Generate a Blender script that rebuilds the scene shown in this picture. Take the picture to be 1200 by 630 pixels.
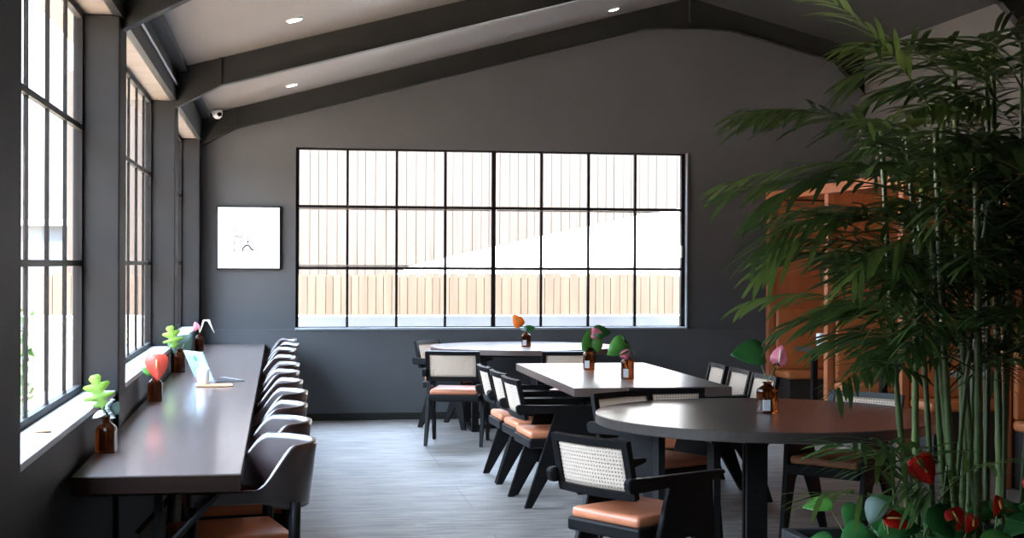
import bpy, bmesh, math, random
from mathutils import Vector, Matrix
R = math.radians
PI = math.pi
random.seed(7)
C = bpy.context.scene.collection
for o in list(bpy.data.objects): bpy.data.objects.remove(o)
sc = bpy.context.scene

# ------------------------------------------------------------------ camera
F = 1700.0; YAW = math.atan(272 / F); ROLL = R(.24); PITCH = -math.atan(6 / F)
fw = Vector((math.sin(YAW) * math.cos(PITCH), math.cos(YAW) * math.cos(PITCH), math.sin(PITCH)))
rt = Vector((math.cos(YAW), -math.sin(YAW), 0)); up = rt.cross(fw)
r2 = rt * math.cos(ROLL) + up * math.sin(ROLL); u2 = -rt * math.sin(ROLL) + up * math.cos(ROLL)
cam = bpy.data.cameras.new('camera'); camo = bpy.data.objects.new('camera', cam); C.objects.link(camo)
cam.sensor_width = 36; cam.lens = F / 1200 * 36; cam.clip_start = .1; cam.clip_end = 300
m = Matrix((r2, u2, -fw)).transposed().to_4x4(); m.translation = (0, 0, 1.53)
camo.matrix_world = m
sc.camera = camo

# ------------------------------------------------------------------ view
sc.view_settings.view_transform = 'Standard'; sc.view_settings.look = 'None'
sc.view_settings.gamma = 1; sc.view_settings.use_curve_mapping = False
sc.view_settings.exposure = 1.55

# ------------------------------------------------------------------ sky
w = bpy.data.worlds.new('sky'); sc.world = w; w.use_nodes = True
nt = w.node_tree; nt.nodes.clear()
out = nt.nodes.new('ShaderNodeOutputWorld'); bg = nt.nodes.new('ShaderNodeBackground')
tc = nt.nodes.new('ShaderNodeTexCoord'); sx = nt.nodes.new('ShaderNodeSeparateXYZ'); cr = nt.nodes.new('ShaderNodeValToRGB')
mp = nt.nodes.new('ShaderNodeMapRange'); mp.inputs['From Min'].default_value = -1; mp.inputs['From Max'].default_value = 1
nt.links.new(tc.outputs['Generated'], sx.inputs[0]); nt.links.new(sx.outputs['Z'], mp.inputs['Value'])
nt.links.new(mp.outputs[0], cr.inputs[0]); nt.links.new(cr.outputs[0], bg.inputs[0]); nt.links.new(bg.outputs[0], out.inputs[0])
e = cr.color_ramp.elements
e[0].position = .0; e[0].color = (.05, .042, .034, 1)
e[1].position = 1; e[1].color = (1.45, 1.85, 2.6, 1)
for p, c in ((.48, (.05, .042, .036, 1)), (.5, (.11, .11, .115, 1)), (.55, (.22, .24, .27, 1)), (.66, (.55, .7, .9, 1)), (.8, (1.05, 1.32, 1.78, 1))):
    k = e.new(p); k.color = c
bg.inputs[1].default_value = 7.0

def sun(name, rot, en, col):
    l = bpy.data.lights.new(name, 'SUN'); l.energy = en; l.color = col; l.angle = R(.6)
    o = bpy.data.objects.new(name, l); C.objects.link(o); o.rotation_euler = rot; return o
# sun stands high in front of the fence (behind the camera)
sun('sun', (R(25), 0, R(14)), 18.0, (1, .93, .82))

def portal(name, loc, rot, sx_, sy_):
    l = bpy.data.lights.new(name, 'AREA'); l.shape = 'RECTANGLE'; l.size = sx_; l.size_y = sy_
    l.cycles.is_portal = True
    o = bpy.data.objects.new(name, l); C.objects.link(o); o.location = loc; o.rotation_euler = rot; return o
# an area light shines along its -Z
WX = -.93                                   # plane of the side windows
portal('daylight_portal', (2.1, 14.45, 1.77), (R(-90), 0, 0), 3.9, 1.8)
for y0, y1 in ((2.7, 3.6), (4.43, 7.07), (7.37, 10.75), (11.05, 14.0)):
    portal('daylight_portal', (WX - .08, (y0 + y1) / 2, 1.85), (0, R(-90), 0), 1.9, y1 - y0)

# ------------------------------------------------------------------ materials
def newmat(name):
    mt = bpy.data.materials.new(name); mt.use_nodes = True
    return mt, mt.node_tree, mt.node_tree.nodes['Principled BSDF']
def mat(name, col, rough=.5, metal=0, noise=0, scale=8, stretch=(1, 1, 1), bump=0, spec=.5, coat=0, sheen=0, trans=0, emit=0, ior=None, crough=.12):
    mt, t, b = newmat(name)
    b.inputs['Base Color'].default_value = (*col, 1); b.inputs['Roughness'].default_value = rough
    b.inputs['Metallic'].default_value = metal; b.inputs['Specular IOR Level'].default_value = spec
    b.inputs['Coat Weight'].default_value = coat; b.inputs['Coat Roughness'].default_value = crough
    if trans: b.inputs['Transmission Weight'].default_value = trans
    if ior: b.inputs['IOR'].default_value = ior
    if emit:
        b.inputs['Emission Color'].default_value = (*col, 1); b.inputs['Emission Strength'].default_value = emit
    if noise or bump:
        g = t.nodes.new('ShaderNodeTexCoord'); mpn = t.nodes.new('ShaderNodeMapping'); n = t.nodes.new('ShaderNodeTexNoise')
        mpn.inputs['Scale'].default_value = stretch; n.inputs['Scale'].default_value = scale; n.inputs['Detail'].default_value = 6
        t.links.new(g.outputs['Object'], mpn.inputs[0]); t.links.new(mpn.outputs[0], n.inputs['Vector'])
        if noise:
            r = t.nodes.new('ShaderNodeValToRGB'); r.color_ramp.elements[0].position = .3; r.color_ramp.elements[1].position = .7
            r.color_ramp.elements[0].color = (*[c * (1 - noise) for c in col], 1)
            r.color_ramp.elements[1].color = (*[min(1, c * (1 + noise)) for c in col], 1)
            t.links.new(n.outputs['Fac'], r.inputs[0]); t.links.new(r.outputs[0], b.inputs['Base Color'])
        if bump:
            bp = t.nodes.new('ShaderNodeBump'); bp.inputs['Strength'].default_value = bump; bp.inputs['Distance'].default_value = .01
            t.links.new(n.outputs['Fac'], bp.inputs['Height']); t.links.new(bp.outputs[0], b.inputs['Normal'])
    return mt
M = {}
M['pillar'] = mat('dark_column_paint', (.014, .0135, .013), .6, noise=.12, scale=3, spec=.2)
M['ceiling_shade'] = mat('shaded_ceiling_board', (.035, .035, .032), .6)
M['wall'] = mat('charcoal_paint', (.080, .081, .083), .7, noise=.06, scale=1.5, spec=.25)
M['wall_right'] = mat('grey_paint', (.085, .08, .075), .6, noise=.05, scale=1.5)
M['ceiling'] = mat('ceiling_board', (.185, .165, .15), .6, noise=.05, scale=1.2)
M['soffit'] = mat('pale_timber_soffit', (.15, .125, .105), .6, noise=.15, scale=3, stretch=(1, 6, 1))
M['steel'] = mat('dark_painted_steel', (.018, .018, .016), .5, noise=.1, scale=4, spec=.25)
M['frame'] = mat('black_window_steel', (.010, .008, .007), .5, spec=.15)
M['sill'] = mat('grey_sill', (.27, .28, .29), .4, noise=.08, scale=3)
M['black'] = mat('black_stained_wood', (.009, .008, .008), .40, noise=.25, scale=6, stretch=(1, 1, 8), spec=.18)
M['leather'] = mat('tan_leather', (.55, .19, .09), .42, noise=.08, scale=14, bump=.05)
M['rust'] = mat('rust_leather', (.50, .13, .035), .45, noise=.08, scale=14, bump=.05)
M['booth'] = mat('cognac_leather', (.42, .125, .035), .45, noise=.1, scale=5, bump=.04)
M['booth_wood'] = mat('orange_stained_wood', (.40, .125, .045), .42, noise=.15, scale=4, stretch=(1, 1, .2))
M['booth_dark'] = mat('dark_plinth', (.02, .016, .014), .5)
M['shell'] = mat('dark_brown_shell', (.036, .020, .019), .35, noise=.15, scale=4, coat=1, crough=.3)
M['bar_top'] = mat('brown_bar_top', (.115, .085, .078), .36, noise=.12, scale=5, stretch=(6, .6, 1), coat=.6)
M['table_top'] = mat('brown_table_top', (.115, .078, .064), .32, noise=.12, scale=5, stretch=(.6, 6, 1), coat=1, crough=.26)
M['dark_top'] = mat('dark_oak_top', (.045, .034, .028), .32, noise=.18, scale=5, stretch=(.6, 7, 1), coat=1, crough=.24)
M['bar_edge'] = mat('dark_brown_edge', (.018, .009, .006), .7, noise=.2, scale=5, stretch=(.5, 1, 6), spec=.08)
M['white'] = mat('white_ceramic', (.85, .85, .84), .3)
M['board'] = mat('light_wood_board', (.62, .34, .18), .5, noise=.15, scale=8)
M['canvas'] = mat('white_canvas', (.72, .73, .74), .7)
M['ink'] = mat('ink', (.03, .02, .025), .7)
M['lid'] = mat('pale_blue_laptop_lid', (.36, .47, .50), .35)
M['keys'] = mat('dark_keyboard', (.03, .03, .035), .4)
M['silver'] = mat('silver_metal', (.6, .62, .64), .3, metal=.8)
M['sticker_g'] = mat('green_sticker', (.05, .30, .16), .5)
M['sticker_b'] = mat('blue_sticker', (.25, .45, .62), .5)
M['sticker_y'] = mat('yellow_sticker', (.85, .75, .35), .5)
M['patch_white'] = mat('plain_white', (.82, .83, .84), .6)
M['plank'] = mat('weathered_fence_timber', (.092, .062, .042), .8, noise=.22, scale=2, stretch=(5, 5, .4))
M['plank_dark'] = mat('grey_fence_timber', (.064, .047, .036), .8, noise=.22, scale=2, stretch=(5, 5, .4))
M['concrete'] = mat('pale_concrete', (.62, .60, .58), .8, noise=.08, scale=2)
M['house'] = mat('cream_render', (.75, .72, .68), .8, noise=.05, scale=1)
M['house_grey'] = mat('grey_render', (.10, .115, .125), .8, noise=.1, scale=1)
M['fence_back'] = mat('dark_fence_gap', (.02, .013, .010), .9, noise=.1, scale=2)
M['ground'] = mat('sandy_ground', (.44, .31, .21), .9, noise=.15, scale=2)
M['bush'] = mat('bush_leaf', (.05, .13, .025), .6, noise=.4, scale=6)
M['planter'] = mat('black_planter', (.02, .02, .02), .5)
M['soil'] = mat('dark_soil', (.03, .022, .016), .9, noise=.4, scale=30, bump=.5)
M['lamp'] = mat('downlight_glow', (1, .93, .82), .5, emit=12)
M['blackplastic'] = mat('black_plastic', (.01, .01, .01), .25)

def leafmat(name, col, rough=.42, tr=.35):
    mt, t, b = newmat(name)
    b.inputs['Base Color'].default_value = (*col, 1); b.inputs['Roughness'].default_value = rough
    tl = t.nodes.new('ShaderNodeBsdfTranslucent'); tl.inputs[0].default_value = (*[min(1, c * 1.5) for c in col], 1)
    mx = t.nodes.new('ShaderNodeMixShader'); mx.inputs[0].default_value = tr
    t.links.new(b.outputs[0], mx.inputs[1]); t.links.new(tl.outputs[0], mx.inputs[2])
    t.links.new(mx.outputs[0], t.nodes['Material Output'].inputs[0])
    oi = t.nodes.new('ShaderNodeTexCoord'); n = t.nodes.new('ShaderNodeTexNoise'); n.inputs['Scale'].default_value = 7
    r = t.nodes.new('ShaderNodeValToRGB'); r.color_ramp.elements[0].position = .35; r.color_ramp.elements[1].position = .65
    r.color_ramp.elements[0].color = (*[c * .75 for c in col], 1); r.color_ramp.elements[1].color = (*[min(1, c * 1.3) for c in col], 1)
    t.links.new(oi.outputs['Object'], n.inputs['Vector']); t.links.new(n.outputs['Fac'], r.inputs[0]); t.links.new(r.outputs[0], b.inputs['Base Color'])
    return mt
M['palm'] = leafmat('palm_leaf', (.042, .078, .018), .38, .3)
M['palm_lt'] = leafmat('young_palm_leaf', (.09, .14, .03), .38, .35)
M['cane_g'] = mat('green_palm_cane', (.06, .085, .025), .35, noise=.25, scale=5, stretch=(1, 1, 4))
M['cane_y'] = mat('yellow_green_palm_cane', (.13, .17, .055), .35, noise=.2, scale=5)
M['stem'] = mat('plant_stem', (.20, .26, .10), .5)
M['lime'] = leafmat('lime_leaf', (.16, .28, .03), .5, .2)
M['green'] = leafmat('mid_green_leaf', (.09, .27, .045), .35, .3)
M['deep'] = leafmat('deep_green_leaf', (.03, .13, .03), .3, .25)
M['sage'] = leafmat('grey_green_leaf', (.085, .13, .10), .55, .2)
M['silverleaf'] = leafmat('silvery_leaf', (.42, .48, .47), .7, .2)
M['coral'] = leafmat('coral_petal', (.66, .085, .05), .35, .15)
M['red'] = leafmat('red_petal', (.95, .03, .02), .3, .25)
M['pink'] = leafmat('pink_petal', (.90, .25, .32), .35, .3)
M['orange'] = leafmat('orange_petal', (.95, .25, .03), .4, .3)
M['spadix'] = mat('yellow_spadix', (.80, .45, .12), .5)
M['cream'] = mat('cream_petal', (.85, .80, .62), .5)

def amber():
    mt, t, b = newmat('amber_glass')
    b.inputs['Base Color'].default_value = (.13, .032, .008, 1); b.inputs['Roughness'].default_value = .04
    b.inputs['Transmission Weight'].default_value = .85; b.inputs['IOR'].default_value = 1.25
    return mt
M['amber'] = amber()

def glass():
    mt = bpy.data.materials.new('window_glass'); mt.use_nodes = True; t = mt.node_tree; t.nodes.clear()
    o = t.nodes.new('ShaderNodeOutputMaterial'); a = t.nodes.new('ShaderNodeBsdfTransparent'); g = t.nodes.new('ShaderNodeBsdfGlossy')
    g.inputs['Roughness'].default_value = .02; fr = t.nodes.new('ShaderNodeFresnel'); fr.inputs[0].default_value = 1.12
    mx = t.nodes.new('ShaderNodeMixShader'); a.inputs[0].default_value = (.97, .985, .98, 1)
    ge = t.nodes.new('ShaderNodeNewGeometry'); iv = t.nodes.new('ShaderNodeMath'); iv.operation = 'SUBTRACT'; iv.inputs[0].default_value = 1
    t.links.new(ge.outputs['Backfacing'], iv.inputs[1]); mu = t.nodes.new('ShaderNodeMath'); mu.operation = 'MULTIPLY'
    t.links.new(fr.outputs[0], mu.inputs[0]); t.links.new(iv.outputs[0], mu.inputs[1])
    t.links.new(mu.outputs[0], mx.inputs[0]); t.links.new(a.outputs[0], mx.inputs[1]); t.links.new(g.outputs[0], mx.inputs[2]); t.links.new(mx.outputs[0], o.inputs[0])
    return mt
M['glass'] = glass()

def floor_mat():
    mt, t, b = newmat('grey_timber_floor')
    g = t.nodes.new('ShaderNodeTexCoord'); mpn = t.nodes.new('ShaderNodeMapping'); mpn.inputs['Scale'].default_value = (1.6, 9, 1)
    n = t.nodes.new('ShaderNodeTexNoise'); n.inputs['Scale'].default_value = 1.6; n.inputs['Detail'].default_value = 9; n.inputs['Roughness'].default_value = .7
    n.inputs['Distortion'].default_value = .5
    r = t.nodes.new('ShaderNodeValToRGB')
    r.color_ramp.elements[0].position = .30; r.color_ramp.elements[0].color = (.070, .063, .057, 1)
    r.color_ramp.elements[1].position = .70; r.color_ramp.elements[1].color = (.36, .315, .275, 1)
    k = r.color_ramp.elements.new(.5); k.color = (.215, .192, .170, 1)
    br = t.nodes.new('ShaderNodeTexBrick'); br.inputs['Scale'].default_value = 1; br.inputs['Brick Width'].default_value = 2.4; br.inputs['Row Height'].default_value = .9
    br.inputs['Mortar Size'].default_value = .0035; br.inputs['Color1'].default_value = (1, 1, 1, 1); br.inputs['Color2'].default_value = (.9, .9, .9, 1); br.inputs['Mortar'].default_value = (.5, .5, .5, 1)
    mx = t.nodes.new('ShaderNodeMix'); mx.data_type = 'RGBA'; mx.blend_type = 'MULTIPLY'; mx.inputs[0].default_value = 1
    t.links.new(g.outputs['Object'], mpn.inputs[0]); t.links.new(mpn.outputs[0], n.inputs['Vector']); t.links.new(n.outputs['Fac'], r.inputs[0])
    t.links.new(g.outputs['Object'], br.inputs['Vector'])
    t.links.new(r.outputs[0], mx.inputs[6]); t.links.new(br.outputs['Color'], mx.inputs[7]); t.links.new(mx.outputs[2], b.inputs['Base Color'])
    b.inputs['Roughness'].default_value = .45
    bp = t.nodes.new('ShaderNodeBump'); bp.inputs['Strength'].default_value = .25; bp.inputs['Distance'].default_value = .004
    t.links.new(n.outputs['Fac'], bp.inputs['Height']); t.links.new(bp.outputs[0], b.inputs['Normal'])
    return mt
M['floor'] = floor_mat()

def cane_mat():
    mt, t, b = newmat('woven_cane')
    g = t.nodes.new('ShaderNodeTexCoord'); s = t.nodes.new('ShaderNodeSeparateXYZ'); t.links.new(g.outputs['Object'], s.inputs[0])
    def wave(sock, k):
        a = t.nodes.new('ShaderNodeMath'); a.operation = 'MULTIPLY'; a.inputs[1].default_value = k; t.links.new(sock, a.inputs[0])
        c = t.nodes.new('ShaderNodeMath'); c.operation = 'SINE'; t.links.new(a.outputs[0], c.inputs[0]); return c.outputs[0]
    k = 2 * PI / .0165
    wx, wz = wave(s.outputs['X'], k), wave(s.outputs['Z'], k)
    mn = t.nodes.new('ShaderNodeMath'); mn.operation = 'MINIMUM'; t.links.new(wx, mn.inputs[0]); t.links.new(wz, mn.inputs[1])
    gt = t.nodes.new('ShaderNodeMath'); gt.operation = 'GREATER_THAN'; gt.inputs[1].default_value = .35; t.links.new(mn.outputs[0], gt.inputs[0])
    tr = t.nodes.new('ShaderNodeBsdfTransparent'); mx = t.nodes.new('ShaderNodeMixShader')
    b.inputs['Base Color'].default_value = (.78, .63, .50, 1); b.inputs['Roughness'].default_value = .6
    tl = t.nodes.new('ShaderNodeBsdfTranslucent'); tl.inputs[0].default_value = (.78, .66, .54, 1)
    m2 = t.nodes.new('ShaderNodeMixShader'); m2.inputs[0].default_value = .35
    t.links.new(b.outputs[0], m2.inputs[1]); t.links.new(tl.outputs[0], m2.inputs[2])
    t.links.new(gt.outputs[0], mx.inputs[0]); t.links.new(m2.outputs[0], mx.inputs[1]); t.links.new(tr.outputs[0], mx.inputs[2])
    t.links.new(mx.outputs[0], t.nodes['Material Output'].inputs[0])
    return mt
M['cane'] = cane_mat()

# ------------------------------------------------------------------ mesh helpers
class MB:
    def __init__(s): s.b = bmesh.new()
    def box(s, x0, x1, y0, y1, z0, z1, bev=0, T=None):
        r = bmesh.ops.create_cube(s.b, size=1)['verts']
        for v in r: v.co = Vector(((x0 + x1) / 2 + v.co.x * (x1 - x0), (y0 + y1) / 2 + v.co.y * (y1 - y0), (z0 + z1) / 2 + v.co.z * (z1 - z0)))
        if bev:
            es = {e for v in r for e in v.link_edges}
            g = bmesh.ops.bevel(s.b, geom=list(es), offset=bev, segments=3, affect='EDGES', profile=.5); r = g['verts']
        if T: bmesh.ops.transform(s.b, matrix=T, verts=[v for v in r if v.is_valid])
        return s
    def prism(s, pts, d, T=None, bev=0):
        """pts: 2D outline (a,b) placed at x=±d/2 with a->y, b->z"""
        a = [s.b.verts.new((-d / 2, p[0], p[1])) for p in pts]; c = [s.b.verts.new((d / 2, p[0], p[1])) for p in pts]
        n = len(pts); fs = [s.b.faces.new(a), s.b.faces.new(c[::-1])]
        for i in range(n): fs.append(s.b.faces.new((a[(i + 1) % n], a[i], c[i], c[(i + 1) % n])))
        vs = a + c
        if bev:
            es = {e for f in fs for e in f.edges}
            g = bmesh.ops.bevel(s.b, geom=list(es), offset=bev, segments=2, affect='EDGES'); vs = g['verts']
        if T: bmesh.ops.transform(s.b, matrix=T, verts=[v for v in vs if v.is_valid])
        return s
    def tube(s, pts, r, n=8, cap=True):
        pts = [Vector(p) for p in pts]; rr = r if isinstance(r, (list, tuple)) else [r] * len(pts)
        rings = []; prev = None
        for i, p in enumerate(pts):
            d = (pts[min(i + 1, len(pts) - 1)] - pts[max(i - 1, 0)]).normalized()
            if prev is None: a = d.orthogonal().normalized()
            else: a = (prev - d * prev.dot(d)).normalized()
            prev = a; b = d.cross(a)
            rings.append([s.b.verts.new(p + (a * math.cos(2 * PI * k / n) + b * math.sin(2 * PI * k / n)) * rr[i]) for k in range(n)])
        for i in range(len(rings) - 1):
            for k in range(n): s.b.faces.new((rings[i][k], rings[i][(k + 1) % n], rings[i + 1][(k + 1) % n], rings[i + 1][k]))
        if cap: s.b.faces.new(rings[0][::-1]); s.b.faces.new(rings[-1])
        return s
    def lathe(s, prof, n=24, c=(0, 0, 0), sq=0, T=None):
        """prof: (r,z); sq>0 squares the section towards a rounded square"""
        rings = []; allv = []
        for r, z in prof:
            ring = []
            for k in range(n):
                a = 2 * PI * (k + .5) / n; ca, sa = math.cos(a), math.sin(a)
                q = 1
                if sq and r > .0: q = (1 - sq) + sq / max(abs(ca), abs(sa)) * .93
                ring.append(s.b.verts.new((c[0] + ca * r * q, c[1] + sa * r * q, c[2] + z)))
            rings.append(ring); allv += ring
        for i in range(len(rings) - 1):
            for k in range(n): s.b.faces.new((rings[i][k], rings[i][(k + 1) % n], rings[i + 1][(k + 1) % n], rings[i + 1][k]))
        s.b.faces.new(rings[0][::-1]); s.b.faces.new(rings[-1])
        if T: bmesh.ops.transform(s.b, matrix=T, verts=allv)
        return s
    def poly(s, pts):
        s.b.faces.new([s.b.verts.new(p) for p in pts]); return s
    def grid(s, fn, nu, nv):
        g = [[s.b.verts.new(fn(i / nu, j / nv)) for j in range(nv + 1)] for i in range(nu + 1)]
        for i in range(nu):
            for j in range(nv): s.b.faces.new((g[i][j], g[i + 1][j], g[i + 1][j + 1], g[i][j + 1]))
        return s
    def build(s, name, mt, parent=None, smooth=False, solid=0, sub=0, loc=None, off=-1, kind=None):
        bmesh.ops.recalc_face_normals(s.b, faces=s.b.faces)
        me = bpy.data.meshes.new(name); s.b.to_mesh(me); s.b.free(); me.materials.append(mt)
        if smooth:
            for p in me.polygons: p.use_smooth = True
        o = bpy.data.objects.new(name, me); C.objects.link(o)
        if parent: o.parent = parent
        if loc: o.location = loc
        if solid:
            md = o.modifiers.new('solid', 'SOLIDIFY'); md.thickness = solid; md.offset = off
        if sub:
            md = o.modifiers.new('sub', 'SUBSURF'); md.levels = sub; md.render_levels = sub
        if kind: o['kind'] = kind
        return o
def thing(name, label, cat, loc=(0, 0, 0), rz=0, group=None):
    o = bpy.data.objects.new(name, None); C.objects.link(o); o.location = loc; o.rotation_euler = (0, 0, rz)
    o['label'] = label; o['category'] = cat
    if group: o['group'] = group
    o.empty_display_size = .1
    return o
def tag(o, label, cat, group=None):
    o['label'] = label; o['category'] = cat
    if group: o['group'] = group
    return o
def copy_tree(o, parent=None):
    c = o.copy(); C.objects.link(c); c.parent = parent
    for ch in list(o.children): copy_tree(ch, c)
    return c
def dup(root, loc, rz, label, group=None):
    c = copy_tree(root); c.location = loc; c.rotation_euler = (0, 0, rz); c['label'] = label
    if group: c['group'] = group
    return c
def S(name, mb, mt, parent=None, **k):
    return mb.build(name, mt, parent, kind=None if parent else 'structure', **k)

# ------------------------------------------------------------------ room shell
XO = -.965; XL = -.775; XP = -.75; YB = 14.24; XR = 5.91; YF = -2.5; RX = 4.06
zc0, sl = 3.125, .267
def zc(x): return zc0 + sl * x if x < RX else zc0 + sl * RX - .262 * (x - RX)
S('floor', MB().box(-1.15, 6.1, YF - .2, YB + .2, -.1, 0), M['floor'])

# ceiling: two slopes
cb = MB()
T_ = .06
cb.prism([(-.78, zc(-.78)), (RX, zc(RX)), (XR + .15, zc(XR + .15)), (XR + .15, zc(XR + .15) + T_), (RX, zc(RX) + T_), (-1.3, zc(-.78) + T_ ), (-1.3, zc(-.78))], YB + .4 - YF,
         T=Matrix.Translation((0, (YB + YF) / 2, 0)) @ Matrix.Rotation(R(90), 4, 'Z') @ Matrix.Scale(-1, 4, (0, 1, 0)))
co = S('ceiling', cb, M['ceiling']); co.data.materials.append(M['ceiling_shade'])
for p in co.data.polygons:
    if p.center.x > RX + .3: p.material_index = 1  # right slope coloured darker to stand in for shade beyond the ridge

# back wall with window opening (0.16..4.05 x 0.89..2.65)
WX0, WX1, WZ0, WZ1 = .15, 4.06, .89, 2.655
bw = MB(); TH = .22
bw.box(-1.15, WX0, YB, YB + TH, 0, 3.6).box(WX1, XR + .15, YB, YB + TH, 0, 4.3).box(WX0, WX1, YB, YB + TH, 0, WZ0).box(WX0, WX1, YB, YB + TH, WZ1, 4.3)
S('wall_back', bw, M['wall'])
S('trim_1', MB().box(-.76, 4.92, YB - .03, YB, .0, .885, .004), M['wall'])
S('trim_2', MB().box(WX0 - .005, WX1 + .01, YB - .04, YB + .02, .878, .900, .003), M['sill'])
S('baseboard_back', MB().box(-.1, 4.9, YB - .042, YB - .03, 0, .07, .003), M['steel'])

# left wall: below sills, pillars, above
lw = MB()
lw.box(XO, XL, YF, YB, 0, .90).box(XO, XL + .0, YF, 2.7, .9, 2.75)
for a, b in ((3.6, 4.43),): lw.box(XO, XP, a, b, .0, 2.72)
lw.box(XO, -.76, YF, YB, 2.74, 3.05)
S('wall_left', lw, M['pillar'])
for i, (a, b) in enumerate(((7.07, 7.37), (10.75, 11.05), (14.0, 14.24))):
    S('pillar_%d' % (i + 1), MB().box(XO, XP, a, b, 0, 2.70, .008), M['pillar'])
# soffit + eave fascia
S('trim_3', MB().box(XO, -.75, 4.0, YB, 2.70, 2.74), M['soffit'])
fa = MB(); fa.box(-.78, -.74, YF, YB, 2.692, 3.0).box(-.78, -.66, YF, YB, 2.905, 2.94)
S('trim_4', fa, M['steel'])
S('trim_5', MB().tube([(-.73, 4.0, 2.80), (-.73, 10.6, 2.80)], .008), M['silver'])
# sills
for i, (a, b) in enumerate(((4.43, 7.07), (7.37, 10.75), (11.05, 14.0))):
    S('sill_%d' % (i + 1), MB().box(XO - .02, XL + .012, a, b, .90, .925, .004), M['sill'])
# right and front walls
S('wall_right', MB().box(XR, XR + .15, YF - .2, YB, 0, 3.78), M['wall_right'])
fr = MB().box(-1.15, XR + .15, YF - .2, YF, 0, 4.3)
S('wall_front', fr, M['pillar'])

# portal frames (rafters)
def rafter(name, y0, y1, depth):
    d = depth; rb = MB()
    xr = XR
    prof = [(-.75, 2.65), (-.42, zc(-.42) - d)] 
    prof += [(RX - .45, zc(RX - .45) - d), (RX - .2, zc(RX - .45) - d + .012), (RX + .2, zc(RX + .45) - d + .012), (RX + .45, zc(RX + .45) - d), (xr - .3, zc(xr - .3) - d), (xr, zc(xr) - d - .25)]
    top = [(xr, zc(xr)), (RX, zc(RX)), (-.5, zc(-.5)), (-.75, 2.95)]
    rb.prism(prof + top, .02, T=Matrix.Translation((0, (y0 + y1) / 2, 0)) @ Matrix.Rotation(R(90), 4, 'Z') @ Matrix.Scale(-1, 4, (0, 1, 0)))
    # bottom flange
    for i in range(len(prof) - 1):
        (xa, za), (xb, zb) = prof[i], prof[i + 1]; L = math.hypot(xb - xa, zb - za); a = math.atan2(zb - za, xb - xa)
        Tm = Matrix.Translation(((xa + xb) / 2, (y0 + y1) / 2, (za + zb) / 2)) @ Matrix.Rotation(-a, 4, 'Y')
        rb.box(-L / 2, L / 2, -(y1 - y0) / 2, (y1 - y0) / 2, -.012, 0, T=Tm)
    o = S(name, rb, M['steel'])
    st = MB()
    for x in (-.43, RX):
        zb = (zc(-.43) - d) if x < 0 else zc(RX - .2) - d
        st.box(x - .008, x + .008, y0 + .01, y1 - .01, zb, zc(x))
    st.build('stiffener_plate', M['steel'], o)
    return o
rafter('rafter_1', 7.12, 7.22, .19)
rafter('rafter_2', 10.66, 10.76, .19)
rafter('rafter_3', 14.08, 14.18, .19)
rafter('rafter_4', 3.4, 3.5, .19)

# ------------------------------------------------------------------ windows
def window_back():
    r = bpy.data.objects.new('window_1', None); C.objects.link(r); r['kind'] = 'structure'; r.location = (0, YB + .07, 0)
    f = MB(); fwid = .012
    f.box(WX0, WX0 + .03, -.03, .03, WZ0, WZ1).box(WX1 - .035, WX1, -.03, .03, WZ0, WZ1).box(WX0, WX1, -.03, .03, WZ0, WZ0 + .018).box(WX0, WX1, -.03, .03, WZ1 - .02, WZ1)
    f.build('window_frame', M['frame'], r)
    g = MB(); n = 8; step = (WX1 - .03 - WX0 - .02) / n
    for i in range(1, n):
        x = WX0 + .02 + step * i; h = fwid * (1.7 if i == 4 else .95)
        g.box(x - h, x + h, -.022, .022, WZ0, WZ1)
    for z in (2.083, 1.482): g.box(WX0, WX1, -.024, .024, z - .014, z + .014)
    g.build('glazing_bars', M['frame'], r)
    MB().box(WX0, WX1, -.003, .003, WZ0, WZ1).build('window_pane', M['glass'], r)
    # two opening casements have a thin inner frame
    c = MB()
    for x0, x1 in ((WX0 + .035, WX0 + .02 + step * 4 - .03), (WX0 + .02 + step * 4 + .03, WX1 - .04)):
        for a, b, cc, d in ((x0, x1, 1.50, 1.512), (x0, x1, 2.053, 2.065)): c.box(a, b, -.034, -.022, cc, d)
    c.build('casement_rail', M['soffit'], r)
    h = MB().box(WX1 - .05, WX1 - .03, -.07, -.03, 1.60, 1.72, .004); h.build('window_handle', M['silver'], r)
    MB().box(WX1 - .0, WX1 + .014, -.1, -.06, WZ0, WZ1).build('window_reveal', M['sill'], r)
window_back()
def window_side(k, y0, y1, off):
    r = bpy.data.objects.new('window_%d' % k, None); C.objects.link(r); r['kind'] = 'structure'; r.location = (WX, 0, 0)
    z0, z1 = .925, 2.71
    f = MB(); f.box(-.012, .012, y0, y0 + .03, z0, z1).box(-.012, .012, y1 - .03, y1, z0, z1).box(-.015, .015, y0, y1, z0, z0 + .03).box(-.015, .015, y0, y1, z1 - .04, z1)
    f.build('window_frame', M['frame'], r)
    g = MB(); y = y1 - .495 + off
    while y > y0 + .1:
        g.box(-.008, .008, y - .012, y + .012, z0, z1); y -= .495
    for z in (2.16, 1.525): g.box(-.010, .012, y0, y1, z - .013, z + .013)
    g.build('glazing_bars', M['frame'], r)
    MB().box(-.003, .003, y0, y1, z0, z1).build('window_pane', M['glass'], r)
window_side(2, 4.43, 7.07, 0); window_side(3, 7.37, 10.75, 0); window_side(4, 11.05, 14.0, 0)
window_side(5, 2.7, 3.6, 0)  # out-of-view bay, added and sized to light the foreground chair
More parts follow.
